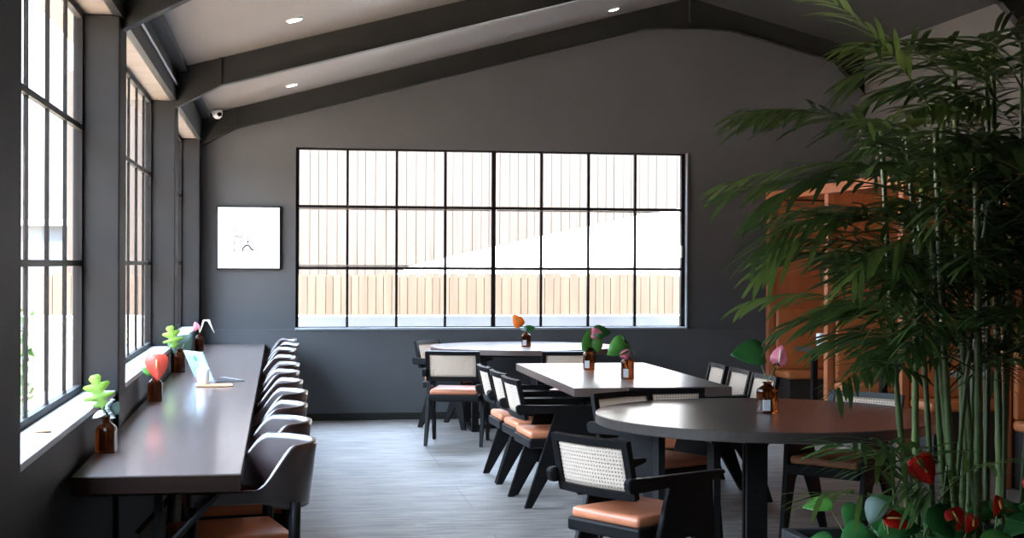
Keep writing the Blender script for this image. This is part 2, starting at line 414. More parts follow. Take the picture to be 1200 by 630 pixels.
# ------------------------------------------------------------------ outside
S('ground', MB().box(-60, 60, -40, 80, -.4, -.11), M['ground'])
def fence(name, x0, x1, y, z0, z1, wd, label, seed, mk='plank'):
    rnd = random.Random(seed); t = thing(name, label, 'fence', (0, y, -.11))
    b = MB(); x = x0
    while x < x1:
        ww = wd * rnd.uniform(.8, 1.15); zz = z1 + rnd.uniform(-.015, .015)
        dy = rnd.uniform(-.006, .006)
        b.box(x, x + ww - .006, dy, dy + .022, z0 + .11, zz + .11); x += ww
    b.build('plank_panel', M[mk], t)
    MB().box(x0, x1, .024, .034, z0 + .11, z1 + .08).build('backing', M['fence_back'], t)
    rl = MB()
    for z in (z0 + .25, (z0 + z1) / 2, z1 - .2): rl.box(x0, x1, .036, .07, z + .11, z + .2)
    rl.build('rail', M['plank'], t)
    return t
fence('timber_fence', -2.6, 8.5, 18.6, -.1, 3.9, .125, 'tall pale timber plank fence behind the white slope outside the back window', 3, 'plank_dark')
fence('timber_fence', -2.6, 8.5, 16.3, -.1, 1.41, .098, 'low pale timber plank fence just outside the back window', 4)
o = MB().prism([(1.2, -.1), (8.5, -.1), (8.5, 2.9), (4.35, 2.13), (2.75, 1.78), (1.55, 1.50), (1.2, 1.3)], .12, T=Matrix.Translation((0, 17.3, 0)) @ Matrix.Rotation(R(90), 4, 'Z') @ Matrix.Scale(-1, 4, (0, 1, 0))).build('ramp_wall', M['house'])
tag(o, 'bright white sloping wall between the two timber fences outside', 'wall')
o = MB().box(-2.5, 8, 15.2, 15.5, -.11, .98, .01).build('garden_ledge', M['concrete'])
tag(o, 'pale concrete ledge running along below the back window outside', 'ledge')
# to the left: house and bushes
t = thing('neighbour_house', 'low pale grey building seen through the side windows', 'house', (-5.0, 20, -.11))
MB().box(-5, 2.2, 0, 5, 0, 2.12).build('wall', M['house_grey'], t)
MB().box(-5.1, 2.3, -.1, 5.1, 2.12, 2.2, .01).build('roof', M['concrete'], t)
for x in (-.3, .9): MB().box(x, x + .7, -.05, .02, .8, 1.7).build('window', M['sill'], t)
def bush(loc, r, h, label, seed, n=420):
    rnd = random.Random(seed); t = thing('bush', label, 'bush', loc)
    b = MB()
    for i in range(n):
        a = rnd.uniform(0, 2 * PI); z = rnd.uniform(.05, 1); rr = r * math.sqrt(max(0, 1 - (z - .45) ** 2 * 2.6)) * rnd.uniform(.6, 1)
        p = Vector((math.cos(a) * rr, math.sin(a) * rr, z * h)); d = Vector((rnd.gauss(0, 1), rnd.gauss(0, 1), rnd.gauss(.3, 1))).normalized(); q = d.orthogonal().normalized() * .035
        b.poly([p - d * .07, p + q, p + d * .07, p - q])
    b.build('foliage', M['bush'], t)
    st = MB()
    for k in range(4): st.tube([(0, 0, 0), (math.cos(k * 1.6) * r * .4, math.sin(k * 1.6) * r * .4, h * .7)], .015, 5)
    st.build('stem', M['stem'], t)
bush((-2.15, 11.2, -.11), .35, 1.35, 'nearest low leafy bush outside the side windows', 1)
bush((-2.9, 17.5, -.11), .6, 1.1, 'rounded leafy bush farther off outside the side windows', 2)
bush((-3.2, 14.3, -.11), .4, .9, 'small leafy bush between two others outside the side windows', 5)

# ------------------------------------------------------------------ ceiling fittings
def downlight(x, y, label):
    t = thing('downlight', label, 'ceiling light', (x, y, zc(x) - .003)); t.rotation_euler = (0, -math.atan(sl), 0)
    MB().lathe([(.050, -.008), (.056, -.004), (.056, .003), (.05, .003)], 28).build('trim_ring', M['white'], t, smooth=True)
    MB().lathe([(.044, -.010), (.044, -.006)], 28).build('lens', M['lamp'], t)
downlight(.09, 9.75, 'round recessed ceiling light in the bay before the nearer rafter, upper left')
downlight(.10, 13.35, 'round recessed ceiling light just above the left side of the far rafter')
downlight(3.13, 13.5, 'round recessed ceiling light near the ridge above the back window')
t = thing('security_camera', 'small white dome security camera under the far rafter at the left corner', 'camera', (-.585, 13.93, 2.93))
MB().box(-.035, .035, -.01, .06, -.01, .035, .01).build('mount', M['white'], t)
MB().lathe([(.0001, -.052), (.022, -.048), (.042, -.030), (.050, 0), (.047, .025), (.03, .04)], 24, c=(0, -.03, 0)).build('housing', M['white'], t, smooth=True)
MB().lathe([(.0001, -.010), (.016, -.008), (.02, .008)], 16, T=Matrix.Translation((.022, -.072, -.012)) @ Matrix.Rotation(R(90), 4, 'X')).build('lens', M['blackplastic'], t, smooth=True)

# picture
t = thing('framed_picture', 'square white picture with a small dark line sketch on the back wall', 'picture', (-.297, YB - .002, 1.77))
MB().box(-.305, .305, -.035, 0, -.305, .305, .003).build('frame', M['blackplastic'], t)
MB().box(-.294, .294, -.040, -.030, -.294, .294, .002).build('canvas', M['canvas'], t)
sk = MB()
def ink(pts, r): sk.tube([(a, -.041, b) for a, b in pts], r * 1.5, 5)
ink([(-.133, .125), (-.136, .06)], .0022); ink([(-.136, .02), (-.10, .012), (-.075, -.003), (-.065, .03)], .0025)
ink([(-.14, -.03), (-.142, -.10), (-.135, -.135), (-.12, -.14)], .0025); ink([(-.012, .03), (-.012, -.06)], .0022)
ink([(-.06, -.13), (-.055, -.10), (-.03, -.075), (-.01, -.070), (.008, -.08), (.02, -.105), (.045, -.12)], .0045)
ink([(-.06, .02), (-.062, -.01), (-.06, -.06)], .0012); ink([(-.012, -.03), (-.005, -.045)], .004); ink([(-.095, -.068), (-.088, -.07)], .003); ink([(.09, -.118), (.096, -.118)], .004)
sk.build('sketch', M['ink'], t)

# ------------------------------------------------------------------ bar table
t = thing('bar_table', 'long brown window bar table running along the left wall', 'table', (0, 0, 0))
MB().box(-.748, -.14, 5.46, YB - .04, .695, .75, .003).build('tabletop', M['bar_top'], t)
MB().box(-.748, -.139, 5.44, 5.462, .685, .747, .002).build('edge_board', M['bar_edge'], t)
for y in (5.56, 7.76, 10.01, 12.59, 14.1):
    MB().box(-.46, -.43, y, y + .03, 0, .695).box(-.745, -.2, y, y + .03, .66, .695).build('leg', M['steel'], t)
    b = MB(); b.tube([(-.73, y + .015, .12), (-.22, y + .015, .67)], .014, 8); b.build('brace', M['steel'], t)

# ------------------------------------------------------------------ bar chairs (wrap-around shell)
def make_bar_chair(label):
    t = thing('bar_chair', label, 'chair', (0, 0, 0), 0, 'wrap-around chairs along the window bar')
    def path(u):                     # u 0..1 along U from left arm tip round the back to right arm tip
        a = .26; L1 = .30; La = PI * a * .92; tot = 2 * L1 + La; s_ = u * tot
        if s_ < L1: return Vector((-a, .22 - s_ * 1.0, 0))
        if s_ > tot - L1: return Vector((a, .22 - (tot - s_), 0))
        th = (s_ - L1) / La * PI
        return Vector((-a * math.cos(th), -.08 - a * .88 * math.sin(th), 0))
    def shellf(u, v):
        p = path(u); y = p.y
        k = max(0, min(1, (-.04 - y) / .16)); k = k * k * (3 - 2 * k)
        zt = .655 + k * .165; zb = .605 - k * .035
        z = zb + (zt - zb) * v
        lean = 1 + .14 * k * (v - .3)
        return Vector((p.x * (1 + .05 * k * v), (y + .08) * lean - .08 if y < -.08 else y, z))
    sh = MB().grid(shellf, 64, 10).build('backrest_shell', M['shell'], t, smooth=True, solid=.022, off=0)
    cu = MB().box(-.215, .215, -.21, .225, .425, .475, .022).build('seat_cushion', M['rust'], t, smooth=True)
    MB().box(-.205, .205, -.20, .215, .375, .43, .008).build('seat_frame', M['black'], t)
    for sx_ in (-1, 1):
        MB().tube([(sx_ * .25, .235, 0), (sx_ * .245, .20, .40), (sx_ * .255, .19, .625)], [.014, .019, .017], 10).build('leg', M['black'], t, smooth=True)
        MB().tube([(sx_ * .25, -.285, 0), (sx_ * .235, -.20, .40), (sx_ * .235, -.205, .60)], [.015, .024, .022], 10).build('leg', M['black'], t, smooth=True)
        MB().tube([(sx_ * .19, -.0, .40), (sx_ * .24, -.0, .40)], .014, 6).build('seat_support', M['black'], t)
    return t
bar_lab = ['nearest wrap-around dark brown armchair at the window bar, rust seat showing',
 'second wrap-around armchair from the camera along the window bar',
 'third wrap-around armchair from the camera along the window bar',
 'fourth wrap-around armchair from the camera along the window bar',
 'fifth wrap-around armchair from the camera along the window bar',
 'sixth wrap-around armchair, the middle one of the eleven along the bar',
 'fifth wrap-around armchair from the back wall along the window bar',
 'fourth wrap-around armchair from the back wall along the window bar',
 'third wrap-around armchair from the back wall along the window bar',
 'second wrap-around armchair from the back wall along the window bar',
 'wrap-around armchair at the far end of the window bar by the back wall']
ys = [5.9, 6.65, 7.4, 8.15, 8.9, 9.65, 10.4, 11.2, 12.2, 13.0, 13.8]
xs = [-.19, -.195, -.20, -.185, -.20, -.21, -.20, -.22, -.205, -.17, -.18]
bc0 = make_bar_chair(bar_lab[0])
for i in range(11):
    if i == 0: bc0.location = (xs[0], ys[0], 0); bc0.rotation_euler = (0, 0, R(103))
    else: dup(bc0, (xs[i], ys[i], 0), R((99 if i < 2 else 90) + random.uniform(-4, 4)), bar_lab[i])

# ------------------------------------------------------------------ cane chairs (facing +Y)
def make_cane_chair(label):
    t = thing('cane_armchair', label, 'chair', (0, 0, 0))
    W = .215
    # seat
    cu = MB()
    cu.box(-.205, .205, -.215, .225, .425, .475, .020)
    cu.build('seat_cushion', M['leather'], t, smooth=True)
    MB().box(-.218, .218, -.225, .235, .37, .430, .012).build('seat_frame', M['black'], t)
    # back frame, leaning; curved in plan
    def bp(x, z):
        f = (z - .56) / .24
        return Vector((x, -.245 - .055 * f - .020 * (1 - (x / .22) ** 2), z))
    z0, z1 = .555, .80
    fr_ = MB()
    def slab(pts, hw, hy):          # bar of rectangular section along pts
        rings = []
        for i, p in enumerate(pts):
            d = (pts[min(i + 1, len(pts) - 1)] - pts[max(i - 1, 0)]).normalized()
            n1 = Vector((0, 1, .2)).normalized(); s_ = d.cross(n1).normalized(); n1 = s_.cross(d).normalized()
            rings.append([fr_.b.verts.new(p + s_ * a * hw + n1 * b * hy) for a, b in ((-1, -1), (1, -1), (1, 1), (-1, 1))])
        for i in range(len(rings) - 1):
            for k in range(4): fr_.b.faces.new((rings[i][k], rings[i][(k + 1) % 4], rings[i + 1][(k + 1) % 4], rings[i + 1][k]))
        fr_.b.faces.new(rings[0][::-1]); fr_.b.faces.new(rings[-1])
    n = 10
    slab([bp(-.225 + .45 * i / n, z1 - .014) for i in range(n + 1)], .016, .013)
    slab([bp(-.225 + .45 * i / n, z0 + .014) for i in range(n + 1)], .018, .014)
    for s_ in (-1, 1): slab([bp(s_ * .212, z0 + (z1 - z0) * i / 4) for i in range(5)], .017, .014)
    fr_.build('back_frame', M['black'], t)
    MB().grid(lambda u, v: bp(-.20 + .40 * u, z0 + .025 + (z1 - z0 - .05) * v), 12, 6).build('cane_panel', M['cane'], t, smooth=True, solid=.004, off=0)
    # arms
    for s_ in (-1, 1):
        ar = MB()
        ar.prism([(-.315, .600), (-.30, .585), (.20, .600), (.275, .618), (.285, .628), (.275, .640), (-.20, .645), (-.305, .650), (-.32, .635)], .034,
                 T=Matrix.Translation((s_ * .236, 0, 0)), bev=.004)
        ar.build('armrest', M['black'], t)
        lg = MB()
        lg.prism([(-.06, .605), (-.035, .605), (.19, .605), (.205, .605), (.215, .40), (.265, .0), (.215, .0), (.125, .33), (.085, .375), (.03, .375), (-.02, .34), (-.215, .0), (-.262, .0)], .028,
                 T=Matrix.Translation((s_ * .234, 0, 0)), bev=.004)
        lg.build('leg', M['black'], t)
    return t
c0 = make_cane_chair('cane-back armchair in the foreground with its tan seat and woven back to the camera')
c0.location = (1.55, 6.16, 0); c0.rotation_euler = (0, 0, R(-58))
gl, gr_, gf, go = 'cane armchairs on the left of the rectangular table', 'cane armchairs on the right of the rectangular table', 'cane armchairs at the far round table', 'cane armchairs at the near round table'
c0['group'] = go
dup(c0, (1.76, 9.20, 0), R(-86), 'black cane armchair nearest the camera of the three on the left of the rectangular table', gl)
dup(c0, (1.76, 9.735, 0), R(-86), 'middle of the three black cane armchairs on the left of the rectangular table', gl)
dup(c0, (1.74, 10.27, 0), R(-88), 'farthest of the three cane armchairs on the left of the rectangular table', gl)
dup(c0, (2.88, 9.21, 0), R(92), 'cane armchair on the right of the rectangular table, behind the near round table bottle', gr_)
dup(c0, (2.88, 9.74, 0), R(90), 'middle cane armchair on the right side of the rectangular table', gr_)
dup(c0, (2.88, 10.27, 0), R(88), 'farthest cane armchair on the right side of the rectangular table', gr_)
dup(c0, (2.27, 8.62, 0), R(-2), 'cane armchair at the near end of the rectangular table, back to the camera', 'cane armchairs at table ends')
dup(c0, (2.08, 7.82, 0), R(-150), 'cane armchair on the far left of the near round table, mostly under its top', go)
dup(c0, (3.10, 7.70, 0), R(131), 'cane armchair at the far right of the near round table, half hidden by the palm', go)
dup(c0, (1.50, 12.30, 0), R(-15), 'cane armchair at the near left of the far round table, back to the camera', gf)
dup(c0, (2.39, 12.20, 0), R(0), 'cane armchair at the far round table seen over the rectangular table top', gf)
dup(c0, (1.63, 13.56, 0), R(-128), 'cane armchair at the left end of the far round table near the back wall', gf)

# ------------------------------------------------------------------ tables
t = thing('rectangular_table', 'brown rectangular dining table in the middle of the room', 'table', (2.345, 10.08, 0))
MB().box(-.515, .515, -1.14, 1.14, .695, .75, .003).build('tabletop', M['table_top'], t)
for x in (-.33, .33):
    for y in (-.98, .98): MB().box(x - .05, x + .05, y - .035, y + .035, 0, .695, .006).build('leg', M['black'], t)
for y in (-.98, .98): MB().box(-.38, .38, y - .03, y + .03, .63, .695, .004).build('rail', M['black'], t)

def oval(name, label, cx, cy, rx, ry, zt, th, mt, p=2.0):
    t = thing(name, label, 'table', (cx, cy, 0)); n = 96
    def sup(a, f): 
        c, s_ = math.cos(a), math.sin(a)
        return (f * rx * math.copysign(abs(c) ** (2 / p), c), f * ry * math.copysign(abs(s_) ** (2 / p), s_))
    b = MB(); prof = [(.0, 0), (.98, 0), (1, .006), (1, th - .004), (.996, th), (0.0, th)]
    rings = []
    for f, z in prof:
        if f == 0: rings.append(b.b.verts.new((0, 0, zt - th + z))); continue
        rings.append([b.b.verts.new((*sup(2 * PI * k / n, f), zt - th + z)) for k in range(n)])
    for i in range(1, 4):
        for k in range(n): b.b.faces.new((rings[i][k], rings[i][(k + 1) % n], rings[i + 1][(k + 1) % n], rings[i + 1][k]))
    b.b.faces.new(rings[1]); b.b.faces.new(rings[4])
    b.b.verts.remove(rings[0]); b.b.verts.remove(rings[5])
    b.build('tabletop', mt, t)
    return t
t = oval('round_table', 'large dark round table in the foreground beside the palm', 2.53, 7.32, .90, .88, .75, .055, M['dark_top'])
def leg(px, py, wx, wy):
    b = MB(); h = .695
    prof = [(-wx / 2, 0), (wx / 2, 0), (wx / 2, h - .06), (wx / 2 + .045, h), (-wx / 2 - .045, h), (-wx / 2, h - .06)]
    b.prism(prof, wy, T=Matrix.Translation((px - 2.53, py - 7.32, 0)) @ Matrix.Rotation(R(90), 4, 'Z') @ Matrix.Scale(-1, 4, (0, 1, 0)))
    b.build('leg', M['black'], t)
leg(2.335, 6.90, .105, .03); leg(2.14, 6.98, .035, .12); leg(1.97, 7.40, .035, .12); leg(2.60, 7.76, .105, .03)
t = oval('round_table', 'far round table under the back window with an orange flower in a bottle', 2.26, 13.37, .88, .77, .765, .05, M['table_top'])
for x in (-.5, .5):
    b = MB(); b.box(x - .03, x + .03, -.30, .30, 0, .035).box(x - .03, x + .03, -.30, -.25, .03, .715).box(x - .03, x + .03, .25, .30, .03, .715); b.build('leg', M['black'], t)
MB().box(-.53, .53, -.035, .035, 0, .035).box(-.5, .5, -.03, .03, .66, .715).build('rail', M['black'], t)

# ------------------------------------------------------------------ booths
XB = 4.93
yd = [14.2, 12.60, 11.0, 9.36, 7.72, 6.1]
lab = ['cognac leather booth bench against the back wall, farthest of the booths', 'second cognac booth bench from the back wall behind the palm leaves',
       'third cognac booth bench from the back wall behind the palm canes', 'cognac booth bench at the right picture edge behind the palm canes']
def make_booth(label):
    t = thing('booth_bench', label, 'booth', (XB, 0, 0), 0, 'booth benches along the right wall')
    MB().box(.03, .93, -.05, 0, 0, 2.18).build('partition', M['booth_wood'], t)
    MB().box(-.03, .035, -.075, .015, 0, 2.18, .006).build('post', M['booth_wood'], t)
    MB().box(.045, .925, -.115, -.05, .47, 1.09, .025).build('backrest', M['booth'], t, smooth=True)
    MB().box(.02, .925, -.50, -.10, .40, .475, .028).build('seat_cushion', M['booth'], t, smooth=True)
    MB().box(.06, .925, -.46, -.05, 0, .40).build('base', M['booth_dark'], t)
    return t
b0 = make_booth(lab[0]); b0.location = (XB, yd[0], 0)
for i in range(1, 4): dup(b0, (XB, yd[i], 0), 0, lab[i])
t = thing('booth_canopy', 'orange-brown timber canopy over the row of booths on the right', 'canopy', (XB, 0, 0))
MB().box(-.035, .02, 4.5, YB - .02, 2.18, 2.27, .006).build('fascia', M['booth_wood'], t)
MB().box(.02, .93, 4.5, YB - .02, 2.20, 2.25).build('top_panel', M['booth_wood'], t)
o = MB().box(5.865, 5.905, 4.5, YB - .02, 0, 2.18).build('booth_back_panel', M['booth_wood']); tag(o, 'orange-brown timber panelling on the right wall behind the booths', 'panelling')
def booth_table(y, label):
    t = thing('booth_table', label, 'table', (5.35, y, 0), 0, 'small dark tables in the booths')
    MB().box(-.43, .43, -.27, .27, .705, .75, .006).build('tabletop', M['dark_top'], t)
    MB().box(-.36, -.31, -.03, .03, 0, .705).build('leg', M['black'], t); MB().box(.31, .36, -.03, .03, 0, .705).build('leg', M['black'], t)
    return t
booth_table(13.15, 'small dark booth table nearest the back wall'); booth_table(11.55, 'small dark booth table with a white plate and black cone'); booth_table(9.95, 'small dark booth table behind the palm canes')
t = thing('tumbler', 'white tumbler on the booth table nearest the back wall', 'cup', (5.10, 13.2, .7505))
MB().lathe([(.035, 0), (.04, .005), (.046, .13), (.042, .13), (.036, .012)], 24).build('body', M['white'], t, smooth=True)
t = thing('plate', 'small white plate on the second booth table', 'plate', (5.08, 11.5, .7505))
MB().lathe([(.05, 0), (.09, .012), (.092, .018), (.05, .006)], 28).build('dish', M['white'], t, smooth=True)
o = MB().lathe([(.055, 0), (.05, .03), (.03, .11), (.012, .19), (.003, .21)], 20).build('napkin_cone', M['blackplastic'], loc=(5.09, 11.5, .769)); tag(o, 'black folded cone standing on the small white plate', 'napkin')

# ------------------------------------------------------------------ bottles and flowers
def leafshape(outline, T, mt, name, parent, bend=.12, nrm=None):
    """outline: list of (x,y) polygon half (mirrored) ; leaf lies in local XY, stalk at origin pointing +Y"""
    b = MB(); left = []; right = []; mid = []
    for x, y in outline:
        z = -bend * (abs(x) * 1.6 + y * y * 3)
        mid.append(b.b.verts.new(T @ Vector((0, y, -bend * y * y * 3)))); left.append(b.b.verts.new(T @ Vector((-x, y, z + abs(x) * .35)))); right.append(b.b.verts.new(T @ Vector((x, y, z + abs(x) * .35))))
    for i in range(len(outline) - 1):
        for s_ in (left, right):
            try: b.b.faces.new((mid[i], s_[i], s_[i + 1], mid[i + 1]))
            except Exception: pass
    bmesh.ops.remove_doubles(b.b, verts=b.b.verts, dist=1e-6)
    return b.build(name, mt, parent, smooth=True, solid=.0012, off=0)
def heart(s): return [(x * s, y * s) for x, y in ((.0, .0), (.22, -.16), (.38, -.14), (.50, .02), (.52, .22), (.44, .48), (.28, .74), (.12, .92), (0, 1.05))]
def oak(s): return [(x * s, y * s) for x, y in ((.02, 0), (.06, .10), (.22, .14), (.26, .20), (.10, .28), (.30, .36), (.46, .40), (.46, .48), (.20, .50), (.16, .56), (.34, .68), (.42, .78), (.36, .84), (.14, .74), (.12, .82), (.20, 1.0), (.12, 1.10), (0, 1.08))]
def spathe(s): return [(x * s, y * s) for x, y in ((.0, .0), (.25, -.12), (.42, .0), (.46, .25), (.36, .55), (.2, .8), (0, 1.0))]
def frame_T(p, direction, face):
    """matrix: origin p, +Y along direction, +Z roughly to face"""
    y = Vector(direction).normalized(); z = Vector(face); z = (z - y * z.dot(y)).normalized(); x = y.cross(z)
    m_ = Matrix((x, y, z)).transposed().to_4x4(); m_.translation = Vector(p); return m_
def bottle(loc, rz, label, w=.043, h=.105, neck=.035):
    onbar = loc[0] < 0
    t = thing('amber_bottle', label, 'bottle', loc, rz)
    MB().lathe([(w * .92, 0), (w, .006), (w, h - .012), (w * .93, h), (w * .45, h + .018), (w * .38, h + .022), (w * .38, h + neck), (w * .46, h + neck + .001), (w * .46, h + neck + .008), (w * .3, h + neck + .008)], 32, sq=.75).build('glass_body', M['amber'], t, smooth=False)
    if not onbar: MB().box(-w * .9, -w * .1, -w * 1.005 * .96 - .0015, -w * .93, h * .12, h * .58).build('white_patch', M['patch_white'], t)  # small white patch low on the front of the table bottles
    return t
def stem(t, pts, r=.0022, mt='stem'): MB().tube(pts, r, 6).build('stem', M[mt], t, smooth=True)
CAM = Vector((-.2, -1, .25))
# flowers stand in the bottles: a separate cut stem each
def cut(name, label, cat, loc, stems): 
    t = thing(name, label, cat, loc)
    for s_ in stems: stem(t, s_)
    return t
# bar bottle 1
bottle((-.70, 6.13, .7502), R(-4), 'amber bottle nearest the camera on the window bar, holding a lime oak leaf')
t = cut('oak_leaf_sprig', 'lime green lobed leaf with silvery foliage in the nearest bar bottle', 'leaf', (-.70, 6.13, .7502), [[(0, 0, .02), (0, 0, .15), (-.015, -.01, .19)]])
leafshape(oak(.135), frame_T((-.012, -.01, .175), (-.25, 0, 1), (-.1, -1, .1)), M['lime'], 'lobed_leaf', t, .1)
b = MB()
for i in range(9):
    a = i * .7; p = Vector((.018 + .012 * math.cos(a), -.03 + .006 * i % .01, .145 + .009 * i)); b.lathe([(.001, -.006), (.010, -.002), (.011, .003), (.002, .006)], 8, c=p)
b.build('silvery_foliage', M['silverleaf'], t, smooth=True)
leafshape(spathe(.05), frame_T((-.01, -.02, .165), (-.9, -.3, -.45), (0, -.5, 1)), M['silverleaf'], 'silvery_leaf', t)
leafshape(spathe(.05), frame_T((.03, -.01, .165), (.4, 0, 1), (0, -1, .2)), M['sage'], 'side_leaf', t)
# bottle 2
bottle((-.69, 8.36, .7502), R(3), 'amber bottle with a coral flower, second from the camera on the window bar', h=.11)
t = cut('coral_anthurium', 'coral heart-shaped flower in the second bottle on the window bar', 'flower', (-.69, 8.36, .7502), [[(0, 0, .02), (0, 0, .15), (.005, -.01, .19)]])
leafshape(heart(.125), frame_T((.01, -.02, .245), (.05, -.15, -1), (0, -1, 0)), M['coral'], 'petal', t)
leafshape(spathe(.06), frame_T((-.02, 0, .16), (-1, 0, .5), (0, -1, .4)), M['green'], 'leaf', t)
MB().tube([(.01, -.03, .235), (.012, -.05, .19)], .004, 6).build('spadix', M['spadix'], t, smooth=True)
# bottle 3
bottle((-.70, 10.55, .7502), R(0), 'amber bottle with two leaves, third from the camera on the window bar', h=.125)
t = cut('leaf_pair', 'bright lobed leaf and rounded grey-green leaf in the third bar bottle', 'leaf', (-.70, 10.55, .7502), [[(0, 0, .02), (0, 0, .15), (-.02, -.01, .19)], [(0, 0, .02), (.01, 0, .15), (.03, 0, .2)]])
leafshape(oak(.155), frame_T((-.03, -.02, .165), (-.25, 0, 1), (0, -1, .1)), M['lime'], 'lobed_leaf', t)
leafshape(heart(.16), frame_T((-.03, .03, .15), (.75, .1, .75), (.2, -1, .3)), M['sage'], 'rounded_leaf', t)
# bottle 4
bottle((-.70, 13.1, .7502), R(0), 'amber bottle farthest from the camera on the window bar, with a drooping flower', h=.12)
t = cut('drooping_heliconia', 'small pink flower and drooping pale stem in the farthest bar bottle', 'flower', (-.70, 13.1, .7502), [[(0, 0, .02), (0, 0, .15), (.0, -.01, .22)]])
leafshape(spathe(.07), frame_T((-.02, 0, .19), (-.3, 0, 1), (0, -1, .1)), M['pink'], 'petal', t)
b = MB(); b.tube([(0, 0, .15), (.04, -.02, .27), (.08, -.03, .27), (.13, -.04, .16)], [.004, .008, .012, .004], 8); b.build('drooping_petal', M['cream'], t, smooth=True)
# far oval bottle
bottle((2.25, 13.22, .7652), R(0), 'amber bottle on the far round table holding an orange flower', h=.11)
t = cut('orange_flower', 'orange flower leaning left from the bottle on the far round table', 'flower', (2.25, 13.22, .7652), [[(0, 0, .02), (0, 0, .15), (-.05, 0, .22), (-.10, 0, .27)]])
leafshape(spathe(.12), frame_T((-.055, 0, .20), (-.6, 0, .9), (0, -1, .1)), M['orange'], 'petal', t)
leafshape(spathe(.09), frame_T((0, -.01, .155), (1, 0, .35), (0, -.8, .6)), M['deep'], 'leaf', t)
leafshape(spathe(.05), frame_T((.0, -.02, .16), (-1, 0, .0), (0, -.8, .6)), M['silverleaf'], 'small_leaf', t)
# rectangular table bottles
bottle((2.258, 10.5, .7502), R(0), 'amber bottle on the rectangular table, left and farther of its two', h=.12)
t = cut('lily_sprig', 'green sprig with a faded blossom in the farther rectangular table bottle', 'flower', (2.258, 10.5, .7502), [[(0, 0, .02), (0, 0, .15), (.02, 0, .24)]])
leafshape(spathe(.16), frame_T((0, -.01, .15), (.05, 0, 1), (.3, -1, .1)), M['green'], 'leaf', t)
leafshape(spathe(.13), frame_T((.03, -.01, .16), (.4, 0, .85), (-.3, -1, .1)), M['green'], 'leaf', t)
leafshape(spathe(.10), frame_T((.02, -.01, .27), (.95, 0, -.15), (0, -1, .4)), M['pink'], 'blossom', t)
leafshape(spathe(.12), frame_T((.05, 0, .28), (1, 0, -.05), (0, -1, .5)), M['deep'], 'side_leaf', t)
bottle((2.334, 9.61, .7502), R(2), 'amber bottle on the rectangular table, right and nearer of its two', h=.125)
t = cut('pink_flower', 'pink blossom and large green leaf in the nearer rectangular table bottle', 'flower', (2.334, 9.61, .7502), [[(0, 0, .02), (0, 0, .15), (-.02, 0, .2)], [(0, 0, .02), (-.005, 0, .17), (-.03, 0, .26)], [(0, 0, .15), (.02, 0, .2), (.045, 0, .19), (.05, 0, .165)]])
leafshape(spathe(.15), frame_T((-.02, 0, .25), (-.75, -.1, -.5), (.3, -1, .4)), M['green'], 'leaf', t)
leafshape(spathe(.07), frame_T((-.035, -.02, .15), (.6, 0, .9), (0, -1, .2)), M['pink'], 'blossom', t)
# near round table bottle
bottle((2.545, 7.35, .7502), R(5), 'large amber bottle on the near round table with a pink flower', w=.052, h=.125, neck=.03)
t = cut('pink_anthurium', 'pink flower and dark heart-shaped leaf rising from the near round table bottle', 'flower', (2.545, 7.35, .7502), [[(0, 0, .02), (.0, 0, .17), (-.03, 0, .24), (-.055, 0, .31)], [(0, 0, .02), (.005, 0, .17), (.04, 0, .24), (.06, 0, .27)]])
leafshape(heart(.155), frame_T((-.045, 0, .315), (-1, -.1, -.02), (-.1, -.85, .55)), M['deep'], 'heart_leaf', t)
leafshape(spathe(.10), frame_T((.055, 0, .262), (.25, 0, 1), (-.5, -1, .1)), M['pink'], 'petal', t)
MB().tube([(.06, -.015, .27), (.065, -.02, .335)], .005, 6).build('spadix', M['cream'], t, smooth=True)
# dried shell on the sill
o = MB().lathe([(.002, 0), (.03, .002), (.034, .008), (.012, .014)], 14).build('dried_leaf', M['board'], loc=(-.83, 5.35, .926)); tag(o, 'curled dry leaf lying on the window sill nearest the camera', 'leaf')

# ------------------------------------------------------------------ laptop, cup, board
t = thing('laptop', 'open laptop with a pale stickered lid on the window bar', 'laptop', (-.485, 9.73, .7502), R(117.5))
# local: X = hinge direction (near -> far), -Y = towards the user (+X of room)
MB().box(-.15, .15, -.215, 0, 0, .012, .004).build('base', M['silver'], t)
MB().box(-.13, .13, -.16, -.02, .0122, .0135).build('keyboard', M['keys'], t)
Tl = Matrix.Translation((0, 0, .012)) @ Matrix.Rotation(R(-24), 4, 'X')
L = MB().box(-.15, .15, -.004, .004, 0, .205, .0035, T=Tl).build('lid', M['lid'], t)
MB().box(-.14, .14, -.0055, -.0045, .012, .195, T=Tl).build('screen', M['keys'], t)
for nm, (a, b_), s_, k in (('green_sticker', (-.0, .155), .022, 'sticker_g'), ('blue_sticker', (.09, .160), .016, 'sticker_b'), ('yellow_sticker', (-.06, .105), .028, 'sticker_y'), ('blue_sticker', (.06, .085), .013, 'sticker_b')):
    q = MB().lathe([(s_, 0), (s_, .001)], 14, T=Tl @ Matrix.Translation((a, .0042, b_)) @ Matrix.Rotation(R(-90), 4, 'X')); q.build(nm, M[k], L)
t = thing('cup', 'white handleless cup in front of the laptop', 'cup', (-.475, 9.32, .766))
MB().lathe([(.033, 0), (.037, .003), (.040, .098), (.037, .10), (.034, .012)], 28).build('body', M['white'], t, smooth=True)
o = MB().box(-.115, .115, -.05, .05, 0, .015, .006).build('serving_board', M['board'], loc=(-.405, 9.32, .7505)); o.rotation_euler = (0, 0, R(4)); tag(o, 'small light wooden board under the white cup', 'board')

